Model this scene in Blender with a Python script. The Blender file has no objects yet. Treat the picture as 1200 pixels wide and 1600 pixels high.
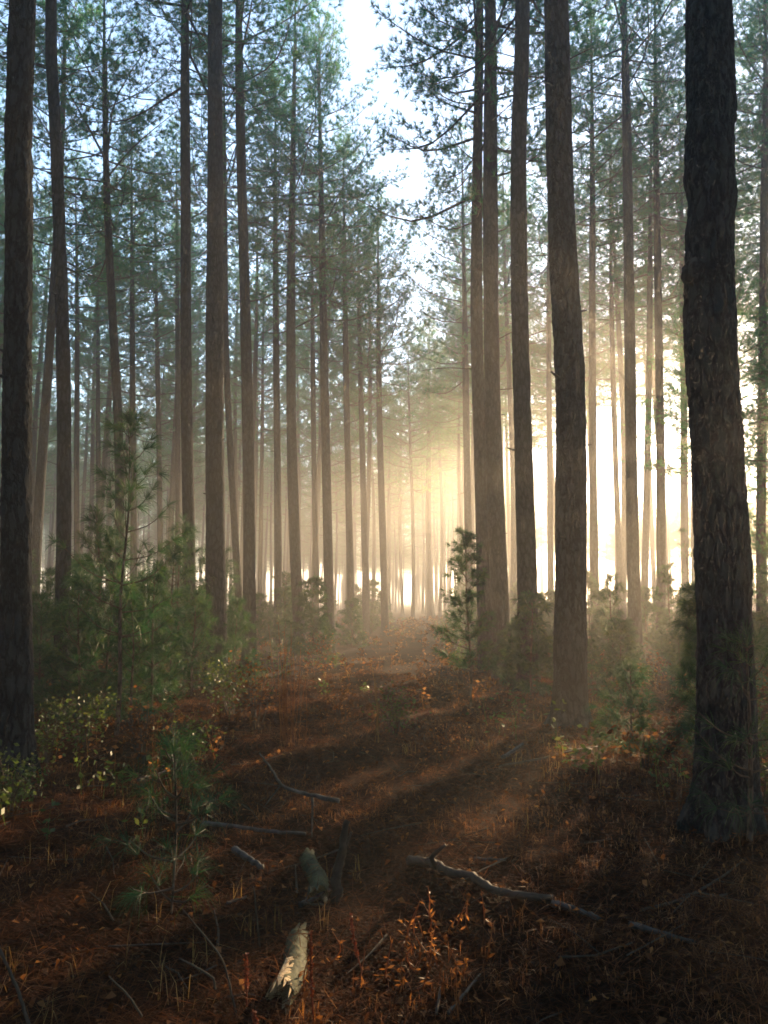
import bpy, math, random
import numpy as np

R = math.radians
sc = bpy.context.scene
col = sc.collection

# ------------------------------------------------------------------ camera, sky, sun, exposure
CAM_H, PITCH, FPX = 1.6, 6.3, 1244.0
cam_d = bpy.data.cameras.new("camera")
cam_d.sensor_fit = 'VERTICAL'; cam_d.sensor_height = 36.0; cam_d.sensor_width = 27.0; cam_d.lens = 28.0
cam_d.clip_start = 0.05; cam_d.clip_end = 4000
cam = bpy.data.objects.new("camera", cam_d); col.objects.link(cam)
cam.location = (0, 0, CAM_H); cam.rotation_euler = (R(90 + PITCH), 0, 0)
sc.camera = cam

SUN_AZ, SUN_EL = 27.0, 11.5
world = bpy.data.worlds.new("World"); sc.world = world; world.use_nodes = True
wn = world.node_tree; wn.nodes.clear()
sky = wn.nodes.new('ShaderNodeTexSky'); sky.sky_type = 'NISHITA'; sky.sun_disc = False
sky.sun_elevation = R(SUN_EL); sky.sun_rotation = R(SUN_AZ)
sky.altitude = 0; sky.air_density = 1.0; sky.dust_density = 0.45; sky.ozone_density = 2.0
bg = wn.nodes.new('ShaderNodeBackground'); bg.inputs['Strength'].default_value = 0.15
wo = wn.nodes.new('ShaderNodeOutputWorld')
wn.links.new(sky.outputs[0], bg.inputs[0]); wn.links.new(bg.outputs[0], wo.inputs[0])

sun_d = bpy.data.lights.new("sun", 'SUN'); sun_d.energy = 5.0; sun_d.angle = R(0.6); sun_d.color = (1.0, 0.70, 0.40)
sun = bpy.data.objects.new("sun", sun_d); col.objects.link(sun)
sun.location = (30, 60, 40)
sun.rotation_euler = (R(90 - SUN_EL), 0, R(180 - SUN_AZ))   # lamp -Z points from the sun to the scene

sc.view_settings.view_transform = 'Standard'; sc.view_settings.look = 'None'
sc.view_settings.exposure = 2.3; sc.view_settings.gamma = 1.0
sc.view_settings.use_curve_mapping = False
cy = sc.cycles
cy.use_denoising = True
try: cy.denoiser = 'OPENIMAGEDENOISE'
except Exception: pass
cy.max_bounces = 6; cy.diffuse_bounces = 3; cy.glossy_bounces = 1; cy.transmission_bounces = 3
cy.volume_bounces = 1; cy.transparent_max_bounces = 4
cy.caustics_reflective = False; cy.caustics_refractive = False
cy.sample_clamp_indirect = 4.0
cy.filter_width = 1.7
HAZE = 0.004

# ------------------------------------------------------------------ helpers
def tag(o, label=None, cat=None, group=None, kind=None):
    if label: o["label"] = label
    if cat: o["category"] = cat
    if group: o["group"] = group
    if kind: o["kind"] = kind
    return o

def empty(name, loc, label, cat, group=None):
    o = bpy.data.objects.new(name, None); col.objects.link(o); o.location = loc
    o.empty_display_size = 0.2
    return tag(o, label, cat, group)

def mesh(name, V, F, mat, smooth=False):
    me = bpy.data.meshes.new(name)
    V = np.asarray(V, dtype=np.float64)
    if isinstance(F, np.ndarray):
        n, k = F.shape
        me.vertices.add(len(V)); me.vertices.foreach_set("co", V.ravel())
        me.loops.add(n * k); me.loops.foreach_set("vertex_index", F.ravel().astype(np.int32))
        me.polygons.add(n); me.polygons.foreach_set("loop_start", np.arange(0, n * k, k, dtype=np.int32))
        if smooth: me.polygons.foreach_set("use_smooth", np.ones(n, dtype=bool))
        me.update(calc_edges=True)
    else:
        me.from_pydata(V.tolist(), [], F)
        if smooth: me.polygons.foreach_set("use_smooth", [True] * len(me.polygons))
    me.materials.append(mat)
    return me

def obj(name, me, parent=None, loc=(0, 0, 0)):
    o = bpy.data.objects.new(name, me); col.objects.link(o); o.location = loc
    if parent is not None: o.parent = parent
    return o

class Geo:
    """collects triangles / quads (as index rows of 4, triangle = last index repeated is avoided: two lists)"""
    def __init__(s): s.V = []; s.Q = []; s.T = []; s.n = 0
    def add(s, V, Q=None, T=None):
        V = np.asarray(V, float)
        if Q is not None and len(Q): s.Q.append(np.asarray(Q) + s.n)
        if T is not None and len(T): s.T.append(np.asarray(T) + s.n)
        s.V.append(V); s.n += len(V)
    def tris(s):
        parts = list(s.T)
        for q in s.Q:
            parts.append(q[:, [0, 1, 2]]); parts.append(q[:, [0, 2, 3]])
        return np.concatenate(parts)
    def build(s, name, mat, smooth=False):
        V = np.concatenate(s.V)
        if s.Q and not s.T: return mesh(name, V, np.concatenate(s.Q), mat, smooth)
        return mesh(name, V, s.tris(), mat, smooth)

def catmull(P, n):
    P = np.asarray(P, float)
    if len(P) < 3:
        t = np.linspace(0, 1, n)[:, None]; return P[0] * (1 - t) + P[-1] * t
    d = np.r_[0, np.cumsum(np.linalg.norm(np.diff(P, axis=0), axis=1))]
    t = np.linspace(0, d[-1], n)
    Pe = np.vstack([2 * P[0] - P[1], P, 2 * P[-1] - P[-2]])
    i = np.clip(np.searchsorted(d, t, side='right') - 1, 0, len(P) - 2)
    u = ((t - d[i]) / np.maximum(d[i + 1] - d[i], 1e-9))[:, None]
    a, b, c, e = Pe[i], Pe[i + 1], Pe[i + 2], Pe[i + 3]
    return 0.5 * (2 * b + (c - a) * u + (2 * a - 5 * b + 4 * c - e) * u ** 2 + (3 * b - a - 3 * c + e) * u ** 3)

def tube(P, rad, sides=6, cap=False, wob=0.0, rng=None):
    P = np.asarray(P, float); n = len(P); rad = np.broadcast_to(np.asarray(rad, float), (n,))
    T = np.gradient(P, axis=0); T /= np.maximum(np.linalg.norm(T, axis=1)[:, None], 1e-9)
    ref = np.array([0.0, 0, 1]) if abs(T[:, 2]).mean() < 0.8 else np.array([1.0, 0, 0])
    U = np.cross(T, ref); U /= np.maximum(np.linalg.norm(U, axis=1)[:, None], 1e-9); W = np.cross(T, U)
    a = np.linspace(0, 2 * math.pi, sides, endpoint=False)
    rr = rad[:, None] * np.ones((1, sides))
    if wob and rng is not None: rr = rr * (1 + wob * rng.standard_normal((n, sides)))
    V = P[:, None, :] + rr[:, :, None] * (np.cos(a)[None, :, None] * U[:, None, :] + np.sin(a)[None, :, None] * W[:, None, :])
    V = V.reshape(-1, 3)
    i = np.arange(n - 1)[:, None] * sides; j = np.arange(sides)[None, :]; k = (j + 1) % sides
    Q = np.stack([i + j, i + k, i + sides + k, i + sides + j], -1).reshape(-1, 4)
    T3 = None
    if cap:
        V = np.vstack([V, P[0], P[-1]]); jj = np.arange(sides); kk = (jj + 1) % sides
        T3 = np.vstack([np.stack([kk, jj, np.full(sides, n * sides)], -1),
                        np.stack([jj + (n - 1) * sides, kk + (n - 1) * sides, np.full(sides, n * sides + 1)], -1)])
    return V, Q, T3

def unit(v): return v / np.maximum(np.linalg.norm(v, axis=-1, keepdims=True), 1e-9)

def needles(P, D, k, L, w, spread, rng, droop=0.0, bent=False):
    """k thin needles fanning from each point P along D; returns V, T"""
    n = len(P)
    P = np.repeat(P, k, 0); D = np.repeat(D, k, 0); m = n * k
    d = unit(D + spread * rng.standard_normal((m, 3)))
    l = L * rng.uniform(0.65, 1.15, m)[:, None]
    s = unit(np.cross(d, rng.standard_normal((m, 3)))) * w * 0.5
    b = P + d * l * 0.04
    tip = b + d * l; tip[:, 2] -= (droop * l[:, 0])
    if not bent:
        V = np.stack([b - s, b + s, tip], 1).reshape(-1, 3)
        return V, np.arange(m * 3).reshape(-1, 3)
    mid = b + d * l * 0.55; mid[:, 2] += droop * l[:, 0] * 0.05
    V = np.stack([b - s * .8, b + s * .8, mid + s, mid - s, tip], 1).reshape(-1, 3)
    o = (np.arange(m) * 5)[:, None]
    T = np.concatenate([o + [0, 1, 2], o + [0, 2, 3], o + [3, 2, 4]])
    return V, T

MOUNDS = [(2.42, 5.62), (2.42, 10.1), (-3.4, 7.2), (-3.7, 17.0), (2.75, 15.0)]
def gz(x, y):
    x = np.asarray(x, float); y = np.asarray(y, float)
    f = 0.05 * np.sin(x * 0.9 + 1.3) * np.cos(y * 0.7 + .4) + 0.035 * np.sin(x * 2.1 + y * 1.3) + 0.02 * np.sin(3.7 * x - 2.9 * y + 1) \
        + 0.012 * np.sin(7.3 * x + 5.1 * y) + 0.10 * np.sin(x * .21 + 2) * np.sin(y * .17)
    for mx, my in MOUNDS: f = f + .07 * np.exp(-((x - mx) ** 2 + (y - my) ** 2) / .35)
    r = np.hypot(x, y)
    return (f - 0.02) * np.clip((120 - r) / 60, 0, 1)

def ray(px, py):
    dx = (px - 600) / FPX; dz = -(py - 800) / FPX
    c, s = math.cos(R(PITCH)), math.sin(R(PITCH))
    return dx, c - s * dz, s + c * dz          # x, forward(y), up
def ground_at(px, py):
    dx, dy, dz = ray(px, py); t = CAM_H / -dz
    for _ in range(6):
        z = float(gz(dx * t, dy * t)); t = (CAM_H - z) / -dz
    return np.array([dx * t, dy * t, float(gz(dx * t, dy * t))])
def at(px, py, Y):
    dx, dy, dz = ray(px, py); t = Y / dy
    return np.array([dx * t, Y, CAM_H + dz * t])

# ------------------------------------------------------------------ materials
def new_mat(name):
    m = bpy.data.materials.new(name); m.use_nodes = True; nt = m.node_tree; nt.nodes.clear()
    out = nt.nodes.new('ShaderNodeOutputMaterial'); return m, nt, out
def N(nt, t, **kw):
    n = nt.nodes.new(t)
    for k, v in kw.items(): setattr(n, k, v)
    return n
def ramp(nt, stops):
    r = N(nt, 'ShaderNodeValToRGB'); e = r.color_ramp.elements
    while len(e) < len(stops): e.new(0.5)
    for el, (p, c) in zip(e, stops): el.position = p; el.color = (*c, 1)
    return r

def bark_mat(name, dark, mid, light, scale=1.0, bump=0.6):
    m, nt, out = new_mat(name); L = nt.links.new
    tc = N(nt, 'ShaderNodeTexCoord'); mp = N(nt, 'ShaderNodeMapping'); mp.inputs['Scale'].default_value = (9 * scale, 9 * scale, 3.0 * scale)
    L(tc.outputs['Object'], mp.inputs[0])
    wn_ = N(nt, 'ShaderNodeTexNoise'); wn_.inputs['Scale'].default_value = 2.0; wn_.inputs['Detail'].default_value = 4
    L(mp.outputs[0], wn_.inputs[0])
    mx = N(nt, 'ShaderNodeMixRGB'); mx.inputs[0].default_value = 0.6; L(mp.outputs[0], mx.inputs[1]); L(wn_.outputs['Color'], mx.inputs[2])
    vo = N(nt, 'ShaderNodeTexVoronoi', feature='DISTANCE_TO_EDGE'); vo.inputs['Scale'].default_value = 1.6
    L(mx.outputs[0], vo.inputs[0])
    nz = N(nt, 'ShaderNodeTexNoise'); nz.inputs['Scale'].default_value = 7; nz.inputs['Detail'].default_value = 8; nz.inputs['Roughness'].default_value = .7
    L(mp.outputs[0], nz.inputs[0])
    big = N(nt, 'ShaderNodeTexNoise'); big.inputs['Scale'].default_value = 2.3; big.inputs['Detail'].default_value = 6
    L(tc.outputs['Object'], big.inputs[0])
    h = N(nt, 'ShaderNodeMath', operation='MULTIPLY'); sm = N(nt, 'ShaderNodeMapRange'); sm.inputs[2].default_value = 0.22
    L(vo.outputs['Distance'], sm.inputs[0]); L(sm.outputs[0], h.inputs[0])
    ad = N(nt, 'ShaderNodeMath', operation='MULTIPLY_ADD'); ad.inputs[1].default_value = .5; L(nz.outputs[0], ad.inputs[0]); ad.inputs[2].default_value = .5
    L(ad.outputs[0], h.inputs[1])
    cr = ramp(nt, [(0.0, dark), (0.35, mid), (0.9, light)]); L(h.outputs[0], cr.inputs[0])
    m2 = N(nt, 'ShaderNodeMixRGB', blend_type='MULTIPLY'); m2.inputs[0].default_value = .7
    br = ramp(nt, [(0.28, (.5, .52, .58)), (0.5, (.95, .95, .95)), (0.62, (1.15, 1.08, 1.02)), (0.75, (1.15, 1.25, 1.25))]); L(big.outputs[0], br.inputs[0])
    L(cr.outputs[0], m2.inputs[1]); L(br.outputs[0], m2.inputs[2])
    bs = N(nt, 'ShaderNodeBsdfPrincipled'); bs.inputs['Roughness'].default_value = .9; bs.inputs['Specular IOR Level'].default_value = .2
    L(m2.outputs[0], bs.inputs['Base Color'])
    bp = N(nt, 'ShaderNodeBump'); bp.inputs['Strength'].default_value = bump; bp.inputs['Distance'].default_value = .03
    L(h.outputs[0], bp.inputs['Height']); L(bp.outputs[0], bs.inputs['Normal'])
    L(bs.outputs[0], out.inputs[0]); return m

def leaf_mat(name, stops, transl=0.4, noise_scale=1.6, island=0.5, gloss=.3, glow=(1.5, 1.35, .7)):
    m, nt, out = new_mat(name); L = nt.links.new
    geo = N(nt, 'ShaderNodeNewGeometry'); tc = N(nt, 'ShaderNodeTexCoord')
    nz = N(nt, 'ShaderNodeTexNoise'); nz.inputs['Scale'].default_value = noise_scale; nz.inputs['Detail'].default_value = 3
    L(tc.outputs['Object'], nz.inputs[0])
    a = N(nt, 'ShaderNodeMapRange'); a.inputs[1].default_value = .3; a.inputs[2].default_value = .7; L(nz.outputs[0], a.inputs[0])
    mx = N(nt, 'ShaderNodeMath', operation='MULTIPLY_ADD'); mx.inputs[1].default_value = island
    b = N(nt, 'ShaderNodeMath', operation='MULTIPLY'); b.inputs[1].default_value = 1 - island; L(a.outputs[0], b.inputs[0])
    L(geo.outputs['Random Per Island'], mx.inputs[0]); L(b.outputs[0], mx.inputs[2])
    cr = ramp(nt, stops); L(mx.outputs[0], cr.inputs[0])
    bs = N(nt, 'ShaderNodeBsdfPrincipled'); bs.inputs['Roughness'].default_value = .55 if gloss > .1 else .9; bs.inputs['Specular IOR Level'].default_value = gloss
    L(cr.outputs[0], bs.inputs['Base Color'])
    if transl:
        tr = N(nt, 'ShaderNodeBsdfTranslucent'); ms = N(nt, 'ShaderNodeMixShader'); ms.inputs[0].default_value = transl
        g = N(nt, 'ShaderNodeMixRGB', blend_type='MULTIPLY'); g.inputs[0].default_value = 1; g.inputs[2].default_value = (*glow, 1)
        L(cr.outputs[0], g.inputs[1]); L(g.outputs[0], tr.inputs[0])
        L(bs.outputs[0], ms.inputs[1]); L(tr.outputs[0], ms.inputs[2]); L(ms.outputs[0], out.inputs[0])
    else: L(bs.outputs[0], out.inputs[0])
    return m

def wood_mat(name, dark, light, scale=14, rough=.85):
    m, nt, out = new_mat(name); L = nt.links.new
    tc = N(nt, 'ShaderNodeTexCoord')
    nz = N(nt, 'ShaderNodeTexNoise'); nz.inputs['Scale'].default_value = scale; nz.inputs['Detail'].default_value = 8; nz.inputs['Roughness'].default_value = .65
    L(tc.outputs['Object'], nz.inputs[0])
    cr = ramp(nt, [(0.32, dark), (0.68, light)]); L(nz.outputs[0], cr.inputs[0])
    bs = N(nt, 'ShaderNodeBsdfPrincipled'); bs.inputs['Roughness'].default_value = rough; bs.inputs['Specular IOR Level'].default_value = .25
    L(cr.outputs[0], bs.inputs['Base Color'])
    bp = N(nt, 'ShaderNodeBump'); bp.inputs['Strength'].default_value = .6; bp.inputs['Distance'].default_value = .01
    L(nz.outputs[0], bp.inputs['Height']); L(bp.outputs[0], bs.inputs['Normal'])
    L(bs.outputs[0], out.inputs[0]); return m

M_BARK = bark_mat("pine_bark", (.010, .013, .015), (.020, .025, .029), (.042, .050, .055), 2.4, .8)
M_BARK2 = bark_mat("young_pine_bark", (.03, .022, .018), (.09, .065, .05), (.15, .12, .09), 2.2, .5)
M_TWIG = wood_mat("twig_bark", (.035, .026, .02), (.10, .075, .055))
M_NEEDLE = leaf_mat("pine_needles", [(0.15, (.012, .115, .07)), (.55, (.03, .185, .088)), (.9, (.13, .24, .06))], .52, 1.3)
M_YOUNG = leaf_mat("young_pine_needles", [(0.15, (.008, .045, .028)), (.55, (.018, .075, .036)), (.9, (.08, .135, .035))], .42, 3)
M_STRAW = leaf_mat("pine_straw", [(0.1, (.022, .011, .007)), (.5, (.085, .034, .016)), (.82, (.18, .075, .034)), (.98, (.36, .21, .11))], .46, 1.1, .6, .04, (1.25, 1.15, .95))
M_LEAF = leaf_mat("dead_leaves", [(0.1, (.05, .022, .012)), (.6, (.15, .062, .028)), (.97, (.32, .17, .085))], .5, 3, .8, .08)
M_GRASS = leaf_mat("dry_grass", [(0.1, (.10, .06, .025)), (.5, (.24, .14, .055)), (.9, (.40, .29, .12))], .4, 3, .6)
M_HERB = leaf_mat("herb_leaves", [(0.1, (.035, .06, .02)), (.6, (.07, .11, .03)), (.95, (.16, .17, .06))], .4, 3, .6)
M_RED = leaf_mat("red_seed_stalk", [(0.1, (.10, .025, .012)), (.6, (.24, .055, .022)), (.95, (.36, .11, .04))], .2, 9, .6)
M_RUST = leaf_mat("rusty_dead_frond", [(0.1, (.08, .032, .015)), (.6, (.20, .085, .037)), (.95, (.36, .18, .08))], .55, 6, .6)
M_DEAD = wood_mat("weathered_grey_wood", (.025, .023, .021), (.11, .10, .09), 20)
M_DARKWOOD = wood_mat("dark_rotten_wood", (.015, .013, .012), (.055, .045, .038), 18)
M_LOG = wood_mat("lichen_covered_log_bark", (.018, .02, .012), (.10, .105, .045), 14)
M_PALE = wood_mat("pale_broken_wood", (.32, .22, .11), (.60, .46, .27), 25)

# ground
m, nt, out = new_mat("forest_floor"); L = nt.links.new
tc = N(nt, 'ShaderNodeTexCoord')
n1 = N(nt, 'ShaderNodeTexNoise'); n1.inputs['Scale'].default_value = .55; n1.inputs['Detail'].default_value = 5; L(tc.outputs['Object'], n1.inputs[0])
n2 = N(nt, 'ShaderNodeTexNoise'); n2.inputs['Scale'].default_value = 14; n2.inputs['Detail'].default_value = 9; n2.inputs['Roughness'].default_value = .75; n2.inputs['Distortion'].default_value = 1.2; L(tc.outputs['Object'], n2.inputs[0])
n3 = N(nt, 'ShaderNodeTexVoronoi'); n3.inputs['Scale'].default_value = 38; L(tc.outputs['Object'], n3.inputs[0])
c1 = ramp(nt, [(0.3, (.013, .007, .005)), (.5, (.045, .021, .012)), (.68, (.09, .042, .022))]); L(n2.outputs[0], c1.inputs[0])
c2 = ramp(nt, [(0.35, (.45, .45, .45)), (.65, (1.15, 1.0, .9))]); L(n1.outputs[0], c2.inputs[0])
mm = N(nt, 'ShaderNodeMixRGB', blend_type='MULTIPLY'); mm.inputs[0].default_value = 1; L(c1.outputs[0], mm.inputs[1]); L(c2.outputs[0], mm.inputs[2])
bs = N(nt, 'ShaderNodeBsdfPrincipled'); bs.inputs['Roughness'].default_value = .95; bs.inputs['Specular IOR Level'].default_value = .03
L(mm.outputs[0], bs.inputs['Base Color'])
hh = N(nt, 'ShaderNodeMath', operation='ADD'); L(n2.outputs[0], hh.inputs[0]); L(n3.outputs['Distance'], hh.inputs[1])
bp = N(nt, 'ShaderNodeBump'); bp.inputs['Strength'].default_value = .9; bp.inputs['Distance'].default_value = .04; L(hh.outputs[0], bp.inputs['Height']); L(bp.outputs[0], bs.inputs['Normal'])
L(bs.outputs[0], out.inputs[0]); M_GROUND = m

# ------------------------------------------------------------------ ground
def axis(near, step, far, growth):
    a = list(np.arange(0, near + 1e-6, step)); s = step
    while a[-1] < far:
        s *= growth; a.append(a[-1] + s)
    a[-1] = far
    return np.array(a)
ax = axis(9, .16, 1200, 1.12); xs = np.r_[-ax[::-1][:-1], ax]
ay = axis(14, .16, 1200, 1.12); by = axis(2, .5, 1200, 1.35); ys = np.r_[-by[::-1][:-1], ay]
X, Y = np.meshgrid(xs, ys); Z = gz(X, Y)
nx, ny = len(xs), len(ys)
i, j = np.meshgrid(np.arange(nx - 1), np.arange(ny - 1)); b0 = (j * nx + i).ravel()
ground = obj("ground", mesh("ground", np.stack([X, Y, Z], -1).reshape(-1, 3), np.stack([b0, b0 + 1, b0 + nx + 1, b0 + nx], -1), M_GROUND, True))
tag(ground, "brown forest floor of pine straw between the pines", "ground", kind="structure")

# ------------------------------------------------------------------ pine crowns (shared meshes, origin at the crown's foot)
def crown_geo(seed, length, rad, nlimb, k, w, L0=.2, openness=0.0):
    rng = np.random.default_rng(seed); wood = Geo(); P = []; D = []
    for q in range(nlimb):
        t = (q + rng.uniform(-.4, .4)) / nlimb; t = min(max(t, 0), .99)
        z = length * t ** .92
        a = q * 2.39996 + rng.uniform(-.5, .5)
        prof = (0.55 + .45 * math.sin(math.pi * min(1, t * .95 + .22))) * (1 - t ** 2.2) + .06
        ll = rad * prof * rng.uniform(.55, 1.2)
        if t < .18 and rng.random() < .45: ll *= .6
        el = R(-5 + 55 * t + rng.uniform(-12, 14))
        out_ = np.array([math.cos(a), math.sin(a), 0])
        p0 = np.array([0, 0, z]); p1 = p0 + out_ * ll * .5 * math.cos(el) + np.array([0, 0, ll * .5 * math.sin(el)])
        p2 = p0 + out_ * ll * math.cos(el) * .98 + np.array([0, 0, ll * (math.sin(el) + .22)])
        side = np.array([-out_[1], out_[0], 0]); p1 += side * ll * rng.uniform(-.08, .08); p2 += side * ll * rng.uniform(-.15, .15)
        C = catmull([p0, p1, p2], 7); r0 = .007 + .008 * ll
        wood.add(*tube(C, np.linspace(r0, .006, 7), 4)[:2])
        nb = int(3 + ll * 4.2)
        for b in range(nb):
            u = .14 + .86 * (b + rng.random()) / nb
            base = C[0] * 0 + np.array([np.interp(u, np.linspace(0, 1, 7), C[:, c]) for c in range(3)])
            ba = a + (1 if b % 2 else -1) * rng.uniform(.35, 1.2) * (1.2 - .5 * u)
            bl = (0.28 + .36 * ll * (1.05 - u)) * rng.uniform(.6, 1.3); be = el * .6 + R(rng.uniform(-5, 40))
            bd = np.array([math.cos(ba) * math.cos(be), math.sin(ba) * math.cos(be), math.sin(be)])
            tip = base + bd * bl; tip[2] += .12 * bl
            wood.add(*tube(np.stack([base, (base + tip) / 2 + [0, 0, -.03 * bl], tip]), [.007, .005, .003], 3)[:2])
            if rng.random() < .12: continue
            nt_ = max(3, int(bl * 8.0 * (1 - openness)))
            for s in range(nt_):
                f = .3 + .7 * (s + .7) / nt_
                jit = rng.standard_normal(3) * .07
                P.append(base * (1 - f) + tip * f + jit); D.append(bd + np.array([0, 0, .35]) + rng.standard_normal(3) * .35)
    P = np.array(P); D = unit(np.array(D)); g = Geo()
    g.add(*(lambda vt: (vt[0], None, vt[1]))(needles(P, D, k, L0, w, .62, rng, .08)))
    return wood, g

def dead_limbs(g, rng, z0, z1, n, r_at, trunk=None):
    for q in range(n):
        z = rng.uniform(z0, z1); a = rng.uniform(0, 6.283); l = rng.uniform(.15, .9) * (1 if rng.random() < .6 else 1.9)
        c = trunk(z) if trunk else np.zeros(2)
        p0 = np.array([c[0], c[1], z]); d = np.array([math.cos(a), math.sin(a), rng.uniform(-.25, .5)])
        p1 = p0 + d * (r_at(z) + l * .5); p2 = p0 + d * (r_at(z) + l) + np.array([0, 0, rng.uniform(-.15, .1) * l])
        g.add(*tube(catmull([p0, p1, p2], 5), np.linspace(.016, .005, 5), 4)[:2])

CROWN_LEN = 10.5
CROWNS = []
for v in range(6):
    wd, nd = crown_geo(100 + v, CROWN_LEN, 3.0 + .25 * (v % 3), 60 + 6 * (v % 2), 17, .0145, .175, 0.05 * (v % 3))
    CROWNS.append((wd.build("limbs", M_TWIG, True), nd.build("crown", M_NEEDLE)))

def radius_fn(r0, H, h0):
    def f(z):
        z = np.asarray(z, float); t = np.clip(z / H, 0, 1)
        return r0 * (np.clip(1 - .42 * t - .50 * np.clip((z - h0) / (H - h0), 0, 1) ** 1.2, .05, 1) + .15 * np.exp(-np.clip(z, 0, 99) / .22) + .08 * np.exp(-np.clip(z, 0, 99) / .9))
    return f

def trunk_mesh(ctr, rf, zs, sides, seed, bark=0.0, z_foot=-.15):
    """ctr(z)->(n,2) in local coordinates"""
    rng = np.random.default_rng(seed)
    c = ctr(zs); a = np.linspace(0, 2 * math.pi, sides, endpoint=False); n = len(zs)
    r = rf(zs)[:, None] * np.ones((1, sides))
    ph = rng.uniform(0, 6.28, 6)
    r *= 1 + .03 * np.sin(3 * a + ph[0] + zs[:, None] * .6) + .02 * np.sin(2 * a + ph[1] - zs[:, None] * .9)
    r *= 1 + (np.exp(-zs.clip(0) / .16))[:, None] * (.12 + .2 * np.sin(5 * a + ph[2]) + .10 * np.sin(3 * a + ph[3]))[None, :]
    if bark:
        plate = rng.standard_normal((n, sides)); plate = (plate + np.roll(plate, 1, 0) + np.roll(plate, -1, 0) * .7) / 1.6
        if bark >= .8:
            R0 = float(rf(np.array([1.5]))[0]); per = 2 * math.pi * R0; hcell, wcell = .085, .05
            nz_, nu_ = int((zs[-1] + .3) / hcell) + 2, max(6, int(per / wcell))
            su = (np.arange(nu_)[None, :] + rng.uniform(-.45, .45, (nz_, nu_)) + .5 * (np.arange(nz_) % 2)[:, None]) * per / nu_
            sz = (np.arange(nz_)[:, None] + rng.uniform(-.45, .45, (nz_, nu_))) * hcell - .3; so = rng.uniform(-1, 1, (nz_, nu_))
            hgt = np.zeros((n, sides))
            for q in range(n):
                k0 = max(0, int((zs[q] + .3) / hcell) - 3); k1 = min(nz_, k0 + 7)
                if k1 <= k0: continue
                U_, Z_, O_ = su[k0:k1].ravel(), sz[k0:k1].ravel(), so[k0:k1].ravel()
                du = np.abs(a[:, None] * R0 - U_[None, :]) % per; du = np.minimum(du, per - du)
                D_ = np.hypot(du / .75, (zs[q] - Z_)[None, :] / 1.5); ii = np.argsort(D_, 1); r_ = np.arange(sides)
                d1, d2 = D_[r_, ii[:, 0]], D_[r_, ii[:, 1]]
                hgt[q] = np.clip((d2 - d1) / .016, 0, 1) * .011 - .007 + O_[ii[:, 0]] * .0035
            r += hgt * (zs < 9.2)[:, None] * bark; plate = plate * .3
        swell = np.interp(zs, np.linspace(zs[0], zs[-1], 90), rng.standard_normal(90))[:, None]
        r += bark * plate * .0065 + bark * swell * .004
    V = np.stack([c[:, 0:1] + r * np.cos(a), c[:, 1:2] + r * np.sin(a), zs[:, None] * np.ones((1, sides))], -1).reshape(-1, 3)
    i = np.arange(n - 1)[:, None] * sides; jx = np.arange(sides)[None, :]; kx = (jx + 1) % sides
    Q = np.stack([i + jx, i + kx, i + sides + kx, i + sides + jx], -1).reshape(-1, 4)
    return mesh("trunk", V, Q, M_BARK, True)

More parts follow.
